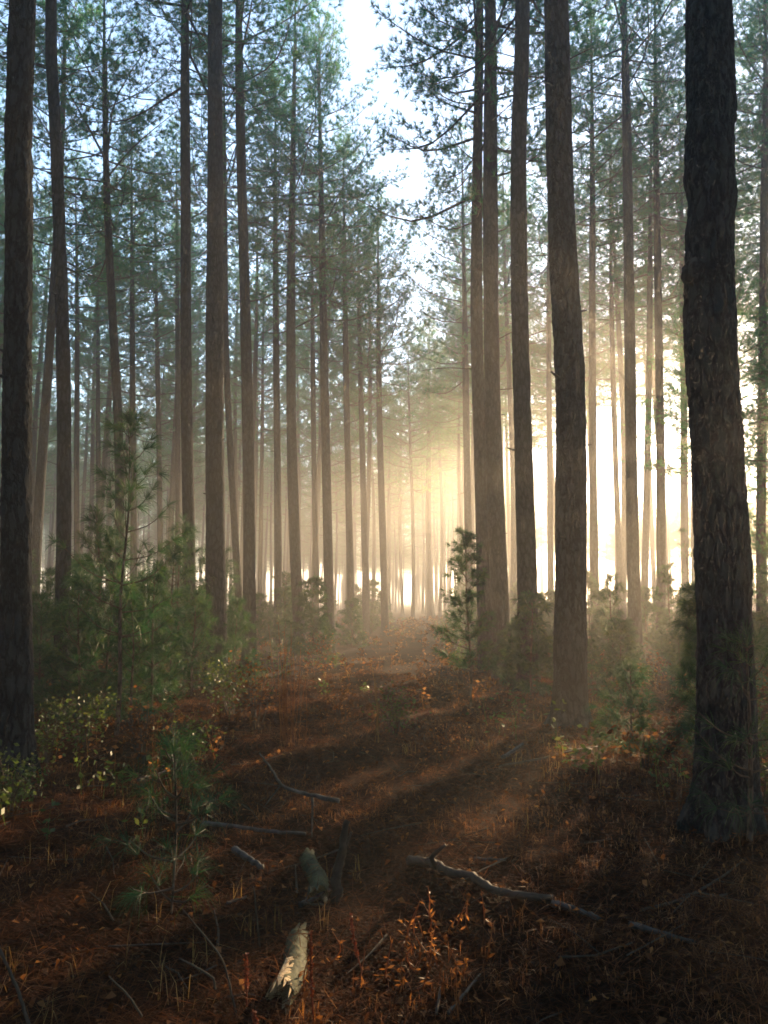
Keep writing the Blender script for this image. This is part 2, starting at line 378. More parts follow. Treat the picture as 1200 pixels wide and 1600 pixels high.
# ------------------------------------------------------------------ the pines one can pick out, each from its own outline
# (px polyline of the trunk axis top->bottom in photo pixels, foot y or None, distance or None, width px at (y), foot of the crown m, height m, label)
def hero_pine(pts, w, h0, H, seed, label, dist=None, foot=None, knob=None, variant=None, sides=14, bark=0.0, cscale=1.0, group="tall pines that can be picked out"):
    if foot is not None:
        base = ground_at(*foot); dist = base[1]
    pts = sorted(pts, key=lambda p: -p[1])               # from the foot up
    P = np.array([at(x, y, dist) for x, y in pts])
    if foot is None:
        x0 = P[0, 0] + (P[0, 0] - P[1, 0]) / max(P[1, 2] - P[0, 2], .1) * P[0, 2] * .5
        base = np.array([x0, dist, float(gz(x0, dist))])
    if abs(P[0, 2] - base[2]) > .3: P = np.vstack([base, P])
    else: P[0] = base
    P = P[np.argsort(P[:, 2])]
    slope = (P[-1, 0] - P[-2, 0]) / max(P[-1, 2] - P[-2, 2], .3)
    top = P[-1] + np.array([slope * .5 * (H - P[-1, 2]), 0, H - P[-1, 2]]) if P[-1, 2] < H - .5 else None
    if top is not None: P = np.vstack([P, top])
    rng = np.random.default_rng(seed)
    Q = P - base; nsm = 60; C = catmull(Q, nsm); C = C[np.argsort(C[:, 2])]
    yw = rng.uniform(-.12, .12, 2)
    def ctr(z):
        z = np.asarray(z, float)
        return np.stack([np.interp(z, C[:, 2], C[:, 0]), yw[0] * np.sin(z * .31) * np.clip(z / 3, 0, 1) + yw[1] * np.sin(z * .13) * np.clip(z / 5, 0, 1)], -1)
    h0 = min(h0, H - 4)
    r0 = w * .5 * dist / FPX * 1.08
    rf0 = radius_fn(r0, H, h0)
    rf = rf0
    zs = np.r_[np.linspace(-.15, 1.2, int(8 + 60 * bark)), np.linspace(1.2, min(H, 9), int(14 + (330 if bark >= .8 else 190) * bark))[1:], np.linspace(min(H, 9), H, 22)[1:]]
    root = empty("pine_tree", base, label, "tree", group)
    me = trunk_mesh(ctr, rf, zs, sides, seed, bark)
    tr = obj("trunk", me, root)
    for _ in range(6):
        g = Geo(); dead_limbs(g, rng, h0 * .5, h0, 1, lambda z: float(rf(z)) * .6, lambda z: ctr(np.array([z]))[0])
        obj("dead_branch", g.build("dead_branch", M_TWIG, True), root)
    if bark >= .4:
        for _ in range(5):
            z_ = rng.uniform(2.2, 9); a_ = rng.uniform(0, 6.28); c_ = ctr(np.array([z_]))[0]; rr_ = float(rf(z_)); d_ = np.array([math.cos(a_), math.sin(a_), rng.uniform(-.1, .5)]); l_ = rng.uniform(.04, .16)
            p_ = np.array([c_[0], c_[1], z_]); g = Geo(); g.add(*tube(np.stack([p_ + d_ * rr_ * .7, p_ + d_ * (rr_ + l_ * .5), p_ + d_ * (rr_ + l_)]), np.array([.022, .016, .011]) * rng.uniform(.6, 1.1), 6, True, .1, rng)); obj("branch_stub", g.build("branch_stub", M_BARK, True), root)
    if knob is not None:
        kp = at(*knob, dist) - base; kc = ctr(np.array([kp[2]]))[0]
        kg = Geo(); d = unit(np.array([kp[0] - kc[0], -.35 * abs(kp[0] - kc[0]), 0.0])); rr = float(rf(kp[2]))
        c0 = np.array([kc[0], kc[1], kp[2]])
        kg.add(*tube(np.array([c0 + d * rr * .6, c0 + d * rr * .95, c0 + d * rr * 1.12, c0 + d * rr * 1.2]) + np.array([[0, 0, -.05], [0, 0, -.02], [0, 0, .01], [0, 0, .01]]), [.13, .10, .065, .02], 12, True, .08, rng))
        obj("knot", kg.build("knot", M_BARK, True), root)
    v = seed % len(CROWNS) if variant is None else variant
    b, t = ctr(np.array([h0]))[0], ctr(np.array([H]))[0]
    for nm, me_ in (("limbs", CROWNS[v][0]), ("crown", CROWNS[v][1])):
        o = obj(nm, me_, root, (b[0], b[1], h0))
        sz = (H - h0 + .4) / CROWN_LEN
        o.scale = (cscale, cscale, sz)
        o.rotation_euler = (-math.atan2(t[1] - b[1], H - h0), math.atan2(t[0] - b[0], H - h0), 0)
        o.rotation_euler.rotate_axis('Z', rng.uniform(0, 6.28)) if False else None
    return root

HEROES = [
 dict(pts=[(1106,0),(1109,200),(1110,380),(1111,520),(1122,690),(1130,860),(1134,1050),(1136,1285)], w=76, foot=(1136,1287), h0=15.5, H=25, knob=(1076,420), sides=84, bark=1.0,
      label="thickest and nearest pine trunk with a knot, at the frame's sunny side"),
 dict(pts=[(871,0),(875,200),(881,380),(893,600),(893,800),(891,1000),(891,1130)], w=46, foot=(891,1132), h0=15.5, H=25, sides=64, bark=.8,
      label="thick dark pine curving slightly, on bare straw beside the path"),
 dict(pts=[(42,0),(38,300),(33,600),(28,850),(26,1050),(24,1208)], w=42, foot=(24,1210), h0=15, H=23, sides=64, bark=.8,
      label="leftmost dark pine with a sunlit rough edge"),
 dict(pts=[(336,0),(337,300),(338,650),(338,1050)], w=29, foot=(338,1062), h0=15.5, H=25, sides=20, bark=.5, label="straight dark pine rising from the shrub thicket"),
 dict(pts=[(815,0),(811,220),(813,450),(819,700),(824,900),(826,1078)], w=29, foot=(826,1080), h0=12.5, H=24, sides=20, bark=.5, label="dark pine just left of the thick curving pine"),
 dict(pts=[(766,0),(767,300),(770,600),(776,800),(784,1000)], w=27, dist=16.5, h0=11.5, H=24, sides=16, bark=.4, label="brownish pine behind the conical young evergreen, right one of a close pair"),
 dict(pts=[(749,0),(746,250),(744,500),(750,700),(757,950)], w=21, dist=18.2, h0=10.2, H=24, label="brownish pine behind the conical young evergreen, left one of a close pair"),
 dict(pts=[(77,0),(80,130),(86,260),(92,450),(97,650),(98,900)], w=22, dist=12.6, h0=14, H=21, sides=16, bark=.4, label="slim dark pine with a bend high up, second trunk from the left"),
 dict(pts=[(287,0),(288,300),(290,600),(295,800),(297,960)], w=19, dist=17.5, h0=13.5, H=23, label="dark slim pine just left of the straight thicket pine"),
 dict(pts=[(374,0),(378,250),(383,450),(387,700),(390,1000)], w=19, dist=20, h0=14.5, H=23, label="dark slim pine just right of the straight thicket pine"),
 dict(pts=[(165,0),(167,150),(171,350),(177,500),(184,660),(186,850)], w=15, dist=21, h0=11.0, H=20, label="thin pine with bare side limbs behind the tall young pine"),
 dict(pts=[(352,480),(358,650),(366,800),(374,950)], w=11, dist=25, h0=13, H=21, label="thin brown leaning pine between two dark trunks"),
 dict(pts=[(462,0),(458,200),(454,450),(455,650),(461,850),(469,1020)], w=17, foot=(469,1022), h0=11.5, H=24, label="brown pine with a bowed trunk above the rusty dead stalks"),
 dict(pts=[(430,280),(431,500),(433,750),(434,940)], w=12, dist=29, h0=14, H=22, label="slim brown pine just left of the bowed pine"),
 dict(pts=[(499,120),(504,400),(508,650),(512,850),(515,990)], w=15, dist=27, h0=11.5, H=23, label="brown pine just right of the bowed pine"),
 dict(pts=[(537,300),(541,600),(545,800),(549,960)], w=11, dist=33, h0=13.5, H=22, label="thin hazy pine between two brown pines left of the path"),
 dict(pts=[(561,480),(566,700),(572,950)], w=10, dist=38, h0=13, H=21.5, label="thin hazy pine two trunks from the path's left edge"),
 dict(pts=[(591,450),(593,650),(601,945)], w=11, dist=38, h0=10.5, H=22, label="hazy pine at the path's left edge with spreading lower limbs"),
 dict(pts=[(205,250),(206,500),(209,850)], w=10, dist=31, h0=12.5, H=21, label="thin pine just right of the tall young pine's tip"),
 dict(pts=[(241,250),(244,500),(250,850)], w=9, dist=36, h0=12.5, H=21, label="thin grey pine over the shrub thicket, between two slender ones"),
 dict(pts=[(276,250),(277,500),(279,850)], w=9, dist=33, h0=13, H=22, label="thin grey pine almost touching the dark slim one"),
 dict(pts=[(924,0),(925,300),(926,600),(930,930)], w=13, dist=26, h0=13.5, H=23, label="golden hazed pine just right of the thick curving pine"),
 dict(pts=[(952,200),(957,600),(968,900)], w=9, dist=33, h0=14, H=22, label="thin golden pine in the brightest gap"),
 dict(pts=[(974,0),(980,250),(984,500),(988,750),(992,965)], w=19, dist=21.5, h0=14.5, H=24, label="brown hazed pine midway between the two thickest trunks"),
 dict(pts=[(1017,150),(1015,500),(1006,950)], w=11, dist=31, h0=14, H=23, label="thin golden pine leaning towards the brown hazed pine"),
 dict(pts=[(1022,0),(1026,400),(1029,700),(1032,940)], w=14, dist=25, h0=14, H=23, label="golden slim pine left of the gap before the thickest trunk"),
 dict(pts=[(1062,200),(1066,500),(1070,900)], w=12, dist=32, h0=14, H=23, label="pale golden pine closest to the thickest trunk"),
 dict(pts=[(1196,0),(1192,350),(1190,900)], w=15, dist=24, h0=14.5, H=23, label="golden pine cut by the picture edge beyond the thickest trunk"),
 dict(pts=[(725,430),(729,650),(733,900)], w=12, dist=33, h0=10.8, H=22, label="grey hazy pine at the path's right edge"),
 dict(pts=[(118,300),(120,600),(122,900)], w=9, dist=34, h0=12.5, H=21, label="thin faded pine right of the slim pine with a high bend"),
 dict(pts=[(152,300),(153,600),(156,900)], w=8, dist=38, h0=12.5, H=21, label="thin faded pine left of the tall young pine"),
 dict(pts=[(488,350),(490,650),(494,940)], w=9, dist=37, h0=13, H=22, label="thin faded pine close behind the bowed pine's right side"),
 dict(pts=[(858,200),(858,600),(860,930)], w=10, dist=36, h0=14, H=23, label="pale golden pine in the gap between two thick dark trunks"),
]
hero_xy = []
for q, h in enumerate(HEROES):
    o = hero_pine(seed=q, **h); hero_xy.append(tuple(o.location[:2]))

# ------------------------------------------------------------------ farther pines of the two stands, shared meshes
rng = np.random.default_rng(7)
def plain_trunk(seed, H=23.0, h0=13.0):
    r = np.random.default_rng(seed); a, b, c = r.uniform(-.28, .28, 3); p = r.uniform(0, 6.28)
    ctr = lambda z: np.stack([a * np.sin(np.asarray(z) * .22 + p) - a * math.sin(p), b * np.sin(np.asarray(z) * .19 + p) - b * math.sin(p)], -1)
    me = trunk_mesh(ctr, radius_fn(.155, H, h0), np.linspace(-.15, H, 34), 9, seed)
    g = Geo(); dead_limbs(g, r, 5, h0, 14, lambda z: .1, lambda z: ctr(np.array([z]))[0])
    return me, g.build("dead_branches", M_TWIG, True), ctr(np.array([h0]))[0]
PLAIN = [plain_trunk(40 + s) for s in range(5)]

def far_pine(x, y, label, group, sunny=False):
    s = rng.uniform(.9, 1.12); v = int(rng.integers(5)); me, dg, c = PLAIN[v]
    root = empty("pine_tree", (x, y, float(gz(x, y))), label, "tree", group)
    root.rotation_euler = (rng.uniform(-.015, .015), rng.uniform(-.015, .015), rng.uniform(0, 6.28)); root.scale = (s, s, s)
    obj("trunk", me, root); tag(obj("dead_branches", dg, root), kind="stuff")
    h0 = ((14.4 if x > .26 * y else 13.0) if sunny else 11.0) + rng.uniform(-1.5, 1.0); cs = rng.uniform(1.1, 1.4) if sunny else rng.uniform(.8, 1.1); a = rng.uniform(0, 6.28); cv = int(rng.integers(len(CROWNS)))
    for nm, m_ in zip(("limbs", "crown"), CROWNS[cv]):
        o = obj(nm, m_, root, (c[0], c[1], h0)); o.scale = (cs, cs, (23.4 - h0) / CROWN_LEN); o.rotation_euler = (0, 0, a)
    return root

FARS = []
PATH_AZ = math.tan(R(2.6))
def path_x(y): return PATH_AZ * y
def free(x, y, pts, dmin):
    return all((x - a) ** 2 + (y - b) ** 2 > dmin ** 2 for a, b in pts)
placed = list(hero_xy); n_l = n_r = 0
cand = []
for k in range(7000):
    y = rng.uniform(24, 112); x = rng.uniform(-.56, .56) * y
    cand.append((x, y))
cand.sort(key=lambda p: p[1])
for x, y in cand:
    off = x - path_x(y); half = 2.6 + .012 * y
    if abs(off) < half and y < 58: continue
    az = math.degrees(math.atan2(x, y))
    if off > 0:
        lim = 64 if az < 9 else (56 if az < 18 else 50)
        if y > lim and not (az < 6 and y > 58): continue
        if not free(x, y, placed, 3.7): continue
        FARS.append(far_pine(x, y, "slender golden-hazed far pine mostly hidden behind a nearer trunk on the sunny side", "far pines on the sunny side of the path", True)); n_r += 1
    else:
        if not free(x, y, placed, 4.4 if y < 60 else 4.9): continue
        FARS.append(far_pine(x, y, "slender faded far pine mostly hidden behind a nearer trunk on the shady side", "far pines on the shady side of the path")); n_l += 1
    placed.append((x, y))
LAND = [(24, 22, "the leftmost dark pine"), (98, 12, "the slim bent pine"), (186, 8, "the young pine"), (296, 10, "the dark slim pine"), (338, 15, "the straight thicket pine"), (388, 10, "the other dark slim pine"), (464, 9, "the bowed pine"), (514, 8, "the brown pine"), (598, 6, "the path edge pine"),
        (770, 22, "the close pair of pines"), (822, 15, "the dark pine"), (892, 23, "the thick curving pine"), (990, 9, "the brown hazed pine"), (1126, 42, "the thickest trunk")]
ORD = ["first", "second", "third", "fourth", "fifth", "sixth", "seventh", "eighth", "ninth", "tenth", "eleventh", "twelfth", "thirteenth", "fourteenth", "fifteenth", "sixteenth", "seventeenth", "eighteenth", "nineteenth", "twentieth", "twenty-first", "twenty-second", "twenty-third", "twenty-fourth", "twenty-fifth", "twenty-sixth", "twenty-seventh", "twenty-eighth", "twenty-ninth", "thirtieth", "thirty-first", "thirty-second", "thirty-third", "thirty-fourth", "thirty-fifth"]
def order_labels(roots, noun, hidden=None):
    bins = {}
    for o in roots:
        sx = 600 + FPX * o.location.x / o.location.y / math.cos(R(PITCH))
        if sx < -4 or sx > 1204: continue
        if hidden and any(abs(sx - a) < w - 3 for a, w, _ in LAND): continue
        bins.setdefault(sum(sx > a for a, _, _ in LAND), []).append((sx, o))
    for b, L_ in bins.items():
        L_.sort(key=lambda t: t[0])
        for q, (_, o) in enumerate(L_):
            if b < len(LAND) and b > 0: w = f"from {LAND[b - 1][2]} to {LAND[b][2]}"
            elif b == 0: w = f"from the picture edge towards {LAND[0][2]}"
            else: w = f"from {LAND[-1][2]} towards the picture edge"
            o["label"] = f"{ORD[min(q, 34)]} {noun} {w}"
order_labels(FARS, "faint pine", True)
print("crown tris", [len(c[1].polygons) for c in CROWNS], "back", 0); print("far pines", n_l, n_r)

# half-grown pines added on the sunny side, crowns set to shade the foreground
def add_shade_pine(x, y, h, b, label, v):
    root = empty("added_shade_pine", (x, y, float(gz(x, y))), label, "tree", "half-grown pines added for shade on the sunny side")
    g = Geo(); zs = np.linspace(-.15, h, 20); g.add(*tube(np.stack([.03 * np.sin(zs), .03 * np.cos(zs * .7), zs], -1), np.linspace(.07, .015, 20), 8)[:2])
    obj("trunk", g.build("trunk", M_BARK, True), root)
    for nm, m_ in zip(("limbs", "crown"), CROWNS[v]):
        o = obj(nm, m_, root, (0, 0, h * b)); o.scale = (.68 if h > 7.5 else .5, .68 if h > 7.5 else .5, h * (1.01 - b) / CROWN_LEN); o.rotation_euler = (0, 0, v * 1.3)
for q, (x, y, h, b) in enumerate([(8.9, 20.2, 11.0, .44), (10.0, 22.5, 11.5, .44), (12.4, 19.2, 9.5, .14), (10.2, 26, 12.0, .45), (13.4, 24.5, 12.0, .2), (9.5, 16.4, 10, .42), (16.2, 27.0, 12.0, .2), (15.5, 21.5, 10.5, .16), (12.0, 15.5, 8.0, .14), (14.5, 15.5, 9.0, .14), (10.5, 20.0, 7.2, .08), (12.3, 21.6, 9.5, .1), (13.0, 26.5, 11, .12), (14.8, 18.6, 9, .1), (10.9, 12.6, 6.5, .1)]):
    add_shade_pine(x, y, h, b, ORD[q] + " half-grown pine added by the sunny picture edge for shade, counting outwards", q % 6); placed.append((x, y))

# the wood goes on beside and behind the viewpoint: one mass, instanced on points
def wood_mass(name, pts, label, size=1.0):
    pv = np.array([(x, y, float(gz(x, y))) for x, y in pts])
    me = bpy.data.meshes.new(name); me.from_pydata(pv.tolist(), [], []); o = bpy.data.objects.new(name, me); col.objects.link(o)
    tag(o, label, "wood", kind="stuff")
    ng = bpy.data.node_groups.new(name, 'GeometryNodeTree')
    ng.interface.new_socket("Geometry", in_out='INPUT', socket_type='NodeSocketGeometry'); ng.interface.new_socket("Geometry", in_out='OUTPUT', socket_type='NodeSocketGeometry')
    gi = ng.nodes.new('NodeGroupInput'); go = ng.nodes.new('NodeGroupOutput'); jn = ng.nodes.new('GeometryNodeJoinGeometry')
    rv = ng.nodes.new('FunctionNodeRandomValue'); rv.data_type = 'FLOAT_VECTOR'; rv.inputs[0].default_value = (0, 0, 0); rv.inputs[1].default_value = (.02, .02, 6.28)
    for (src, off, scl) in ((TR_OBJ, 0, 1), (LI_OBJ, 13.0, 1), (CR_OBJ, 13.0, 1)):
        oi = ng.nodes.new('GeometryNodeObjectInfo'); oi.inputs[0].default_value = src; oi.transform_space = 'ORIGINAL'
        tf = ng.nodes.new('GeometryNodeTransform'); tf.inputs['Translation'].default_value = (0, 0, off); tf.inputs['Scale'].default_value = (1.3, 1.3, 1) if off else (1, 1, 1)
        ip = ng.nodes.new('GeometryNodeInstanceOnPoints')
        ng.links.new(oi.outputs['Geometry'], tf.inputs[0]); ng.links.new(gi.outputs[0], ip.inputs['Points']); ng.links.new(tf.outputs[0], ip.inputs['Instance'])
        ip.inputs['Scale'].default_value = (size, size, size); ng.links.new(rv.outputs[0], ip.inputs['Rotation']); ng.links.new(ip.outputs[0], jn.inputs[0])
    ng.links.new(jn.outputs[0], go.inputs[0])
    md = o.modifiers.new("wood", 'NODES'); md.node_group = ng
    return o
fp = [o for o in col.objects if o.name.startswith("pine_tree") and o.get("group", "").startswith("far")][0]
TR_OBJ = [c for c in fp.children if c.name.startswith("trunk")][0]; LI_OBJ = [c for c in fp.children if c.name.startswith("limbs")][0]; CR_OBJ = [c for c in fp.children if c.name.startswith("crown")][0]
mass = []
for k in range(22000):
    x, y = rng.uniform(-95, 80), rng.uniform(-85, 85)
    if abs(math.degrees(math.atan2(x, y))) < 29.5 and y > 0: continue
    if (abs(x - path_x(y)) < 2.8 and y > -9) or math.hypot(x, y) < 4.5: continue
    if x > 0 and math.hypot(x, y) > 60: continue
    if free(x, y, placed, 3.6 if x > 0 and y > 8 else 4.2): placed.append((x, y)); mass.append((x, y))
wood_mass("pine_wood", mass, "pine wood going on beside and behind the viewpoint")
line = []
for k in range(330):
    a = R(rng.uniform(7, 70)); d_ = rng.uniform(74, 128); line.append((d_ * math.sin(a), d_ * math.cos(a)))
wood_mass("far_treeline", line, "far hazy line of low trees beyond the open ground", .5)
low = []
for k in range(420):
    a = R(rng.uniform(-42, 9)); d_ = rng.uniform(112, 200); low.append((d_ * math.sin(a), d_ * math.cos(a)))
wood_mass("far_young_wood", low, "low misty young trees under the far pine wood", .58)
back = []
for k in range(9000):
    y = rng.uniform(108, 185); x = rng.uniform(-.62, .24) * y
    if x > .20 * y: continue
    if free(x, y, back, 5.6): back.append((x, y))
wood_mass("far_pine_wood", back, "far misty pine wood closing the view behind the rows")
print("mass", len(mass))

# ------------------------------------------------------------------ haze
hz = new_mat("haze"); hm, hnt, hout = hz
pv = N(hnt, 'ShaderNodeVolumePrincipled'); pv.inputs['Color'].default_value = (1.0, .97, .92, 1); pv.inputs['Density'].default_value = HAZE; pv.inputs['Anisotropy'].default_value = .62
hnt.links.new(pv.outputs[0], hout.inputs['Volume'])
x0, x1, y0, y1, z0, z1 = -1210, 1210, -1210, 1210, -1.6, 28.5
hv = [(x, y, z) for x in (x0, x1) for y in (y0, y1) for z in (z0, z1)]
hf = [(0, 1, 3, 2), (4, 6, 7, 5), (0, 4, 5, 1), (2, 3, 7, 6), (0, 2, 6, 4), (1, 5, 7, 3)]
ho = obj("haze", mesh("haze", hv, hf, hm)); tag(ho, "pale morning haze filling the wood", "haze", kind="stuff")

# ------------------------------------------------------------------ young pines and shrubs
def young_pine(seed, h, spread, k=26, L0=.16, w=.0035, first=.25, gap=.34, tufts=5, up=25, droop=.25, stem_r=None, dense=1.0):
    rng = np.random.default_rng(seed); wood = Geo(); P = []; D = []
    sx = rng.uniform(-.05, .05, 2) * h
    axis_ = lambda z: np.array([sx[0] * (z / h) ** 2 + .02 * math.sin(z * 3), sx[1] * (z / h) ** 2, z])
    zs = np.linspace(-.08, h, 14); r0 = stem_r or .010 + .009 * h
    stem = Geo(); stem.add(*tube(np.array([axis_(max(z, 0)) + [0, 0, min(z, 0)] for z in zs]), np.linspace(r0, .005, 14), 7)[:2])
    z = first * h
    while z < h:
        t = (z / h - first) / (1 - first); nb = max(3, int(rng.integers(4, 7) * (1 - .45 * t)))
        for b in range(nb):
            a = b * 6.283 / nb + rng.uniform(-.5, .5) + z * 2
            ll = spread * (1 - t ** 1.4 * .86) * rng.uniform(.5, 1.15) * (.65 + .35 * min(1, t * 4 + .2))
            el = R(up * (.4 + 1.3 * t) + rng.uniform(-14, 14)); o_ = np.array([math.cos(a), math.sin(a), 0])
            p0 = axis_(z + rng.uniform(-.05, .05)); p1 = p0 + o_ * ll * .55 * math.cos(el) + [0, 0, ll * .45 * math.sin(el)]
            p2 = p0 + o_ * ll * math.cos(el) + [0, 0, ll * (math.sin(el) + .18)]
            C = catmull([p0, p1, p2], 6); wood.add(*tube(C, np.linspace(.006 + .004 * ll, .003, 6), 4)[:2])
            nt_ = max(2, int(tufts * dense * (.5 + ll)))
            for q in range(nt_):
                u = .35 + .65 * (q + 1) / nt_
                c = np.array([np.interp(u, np.linspace(0, 1, 6), C[:, j]) for j in range(3)])
                P.append(c + rng.standard_normal(3) * .015); D.append(unit(o_ * math.cos(el) + np.array([0, 0, math.sin(el) + .3])) + rng.standard_normal(3) * .25)
                if rng.random() < .55 * dense:
                    sd = np.array([-o_[1], o_[0], 0]) * rng.choice([-1, 1]); tip = c + (sd * .7 + o_ * .6 + [0, 0, .25]) * rng.uniform(.08, .22) * (.5 + ll)
                    wood.add(*tube(np.stack([c, (c + tip) / 2, tip]), [.004, .003, .002], 3)[:2]); P.append(tip); D.append(unit(tip - c) + rng.standard_normal(3) * .15)
        z += gap * rng.uniform(.75, 1.25) * (1 - .35 * t)
    P.append(axis_(h)); D.append(np.array([0, 0, 1.0]))
    g = Geo(); V, T = needles(np.array(P), unit(np.array(D)), k, L0, w, .55, rng, droop, True); g.add(V, None, T)
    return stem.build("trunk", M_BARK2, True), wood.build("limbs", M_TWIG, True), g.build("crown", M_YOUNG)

def leafy_shrub(seed, h, spread, n_stems=9, leaf=.05, mat=None, leaves=40):
    rng = np.random.default_rng(seed); wood = Geo(); V = []; T = []
    g = Geo()
    for q in range(n_stems):
        a = rng.uniform(0, 6.28); rr = spread * math.sqrt(rng.random())
        p0 = np.array([math.cos(a), math.sin(a), 0]) * rr * .18; p2 = np.array([math.cos(a) * rr, math.sin(a) * rr, h * rng.uniform(.6, 1.05)])
        p1 = (p0 + p2) / 2 + np.array([-.1 * math.cos(a) * rr, -.1 * math.sin(a) * rr, .08 * h])
        C = catmull([p0, p1, p2], 8); wood.add(*tube(C, np.linspace(.008, .0025, 8), 4)[:2])
        for l in range(leaves):
            u = rng.uniform(.2, 1) ** .8; c = np.array([np.interp(u, np.linspace(0, 1, 8), C[:, j]) for j in range(3)])
            off = rng.standard_normal(3) * np.array([.10, .10, .07]) * (.6 + spread); tip0 = c + off
            if l % 4 == 0: wood.add(*tube(np.stack([c, (c + tip0) / 2, tip0]), [.003, .002, .0015], 3)[:2])
            d = unit(rng.standard_normal(3) * [1, 1, .5] + off * 3); s_ = unit(np.cross(d, rng.standard_normal(3)))
            ln = leaf * rng.uniform(.6, 1.3); wd_ = ln * .28; nrm = np.cross(d, s_) * ln * .1
            g.add([tip0, tip0 + d * ln * .5 + s_ * wd_ + nrm, tip0 + d * ln, tip0 + d * ln * .5 - s_ * wd_ + nrm], None, [(0, 1, 2), (0, 2, 3)])
    return wood.build("stems", M_TWIG, True), g.build("foliage", mat or M_HERB)

def place(parts, names, thing, loc, label, cat, group=None, s=1.0, rz=0.0):
    root = empty(thing, loc, label, cat, group); root.scale = (s, s, s); root.rotation_euler = (0, 0, rz)
    for nm, m_ in zip(names, parts): obj(nm, m_, root)
    return root
PN = ("trunk", "limbs", "crown"); SN = ("stems", "foliage")

# single young trees
place(young_pine(1, 3.75, .85, 44, .2, .0045, .30, .36, 3, 30, .2, .03, .8), PN, "young_pine", ground_at(182, 1150), "tall young pine with upswept tufted branches over the dark thicket", "tree", "young pines")
place(young_pine(2, 2.55, .5, 30, .12, .004, .20, .19, 6, 30, .15, .018, 1.2), PN, "young_evergreen", ground_at(735, 1103), "conical dense young evergreen beside the path before the close pair of pines", "tree")
place(young_pine(3, .8, .36, 30, .16, .0018, .12, .16, 4, 25, .45, .006, .7), PN, "young_pine", ground_at(268, 1425), "soft pine seedling in the shadowy straw, nearest of all seedlings", "tree", "young pines", rz=.6)
place(young_pine(4, 1.3, .4, 26, .17, .0026, .14, .24, 4, 25, .35, None, .8), PN, "young_pine", ground_at(1172, 1318), "green young pine standing right before the thickest trunk's foot", "tree", "young pines")
place(young_pine(5, .85, .34, 42, .15, .0028, .1, .16, 5, 25, .35), PN, "young_pine", ground_at(985, 1185), "low green pine seedling between the two thickest trunks", "tree", "young pines")
place(young_pine(6, 2.0, .55, 36, .17, .005, .15, .24, 5, 25, .3), PN, "young_pine", ground_at(958, 1068), "young pine glowing green just right of the thick curving pine", "tree", "young pines")
place(young_pine(7, 2.3, .55, 36, .17, .005, .15, .26, 5, 30, .3), PN, "young_pine", ground_at(1050, 1042), "young pine in yellow haze left of the thickest trunk", "tree", "young pines")
place(young_pine(8, 3.4, .35, 20, .13, .005, .35, .5, 3, 20, .2), PN, "young_pine", ground_at(1083, 1035), "lanky thin young pine almost touching the thickest trunk", "tree", "young pines")
place(young_pine(9, 3.0, .7, 30, .18, .006, .15, .33, 5, 25, .3), PN, "young_pine", ground_at(1215, 1050), "young pine beyond the thickest trunk, cut by the picture edge", "tree", "young pines")
place(young_pine(10, 1.0, .5, 30, .17, .005, .1, .22, 5, 25, .3), PN, "young_pine", ground_at(800, 1060), "squat young pine in the shade behind the conical evergreen", "tree", "young pines")

place(young_pine(12, 1.75, .45, 40, .16, .004, .06, .16, 6, 28, .3, None, 1.3), PN, "young_pine", (3.5, 8.7, float(gz(3.5, 8.7))), "bushy young pine standing right behind the thickest trunk", "tree", "young pines")  # added out of sight behind the trunk to keep sun off the straw

# thicket on the shady side
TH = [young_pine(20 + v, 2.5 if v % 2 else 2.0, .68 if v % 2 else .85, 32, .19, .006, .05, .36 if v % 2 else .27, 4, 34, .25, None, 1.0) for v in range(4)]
thick = [((95, 1085), 1.1), ((150, 1095), 1.0), ((215, 1100), 1.15), ((265, 1085), 1.05), ((120, 1130), .8), ((205, 1140), .72), ((300, 1090), .85), ((320, 1060), 1.0),
         ((70, 1050), 1.25), ((180, 1050), 1.3), ((250, 1045), 1.25), ((390, 1040), .95), ((365, 1075), .6), ((30, 1030), 1.3), ((420, 1010), 1.0), ((140, 1030), 1.4), ((290, 1020), 1.2), ((-40, 1080), 1.2), ((60, 1120), .9), ((235, 1125), .7), ((165, 1118), .85), ((345, 1030), 1.1), ((110, 1055), 1.2), ((275, 1062), 1.1)]
rq = np.random.default_rng(3)
words = ["bushy young pine behind the leftmost trunk in the thicket", "dark bushy young pine between leftmost trunk and the tall young pine", "bushy young pine at the foot of the tall young pine",
         "broad bushy young pine with sunlit tips right of the tall young pine", "low dark young pine at the thicket's front near the leftmost trunk", "low dark young pine at the thicket's front below the tall young pine",
         "bushy young pine left of the straight thicket pine", "bushy young pine hugging the straight thicket pine", "bushy young pine in the thicket's back beside the slim bent pine", "high bushy young pine in the thicket's back behind the tall young pine",
         "high bushy young pine in the thicket's back under the thin grey trunks", "young pine at the foot of the dark slim pine near the thicket's sunny end", "small young pine at the thicket's sunny end",
         "bushy young pine peeking out behind the leftmost trunk", "bushy young pine beyond the thicket's sunny end", "high bushy young pine rising in the thicket's back between bent and tall pines",
         "bushy young pine at the foot of the dark slim pine in the thicket", "bushy young pine cut by the picture edge beside the leftmost trunk", "dark young pine right against the leftmost trunk", "low dark young pine right of the tall young pine's stem", "low dark young pine left of the tall young pine's stem",
         "bushy young pine behind the straight thicket pine", "bushy young pine beneath the slim bent pine", "bushy young pine between the tall young pine and the dark slim pine"]
for q, ((px, py), s) in enumerate(thick):
    place(TH[q % 4], PN, "young_pine", ground_at(px, py), words[q], "tree", "young pines of the thicket", s * rq.uniform(.7, 1.22), rq.uniform(0, 6.28))
SH = [leafy_shrub(60 + v, .75, .5, 11, .055, None, 46) for v in range(3)] + [leafy_shrub(64 + v, .7, .45, 10, .05, M_LEAF, 30) for v in range(2)]
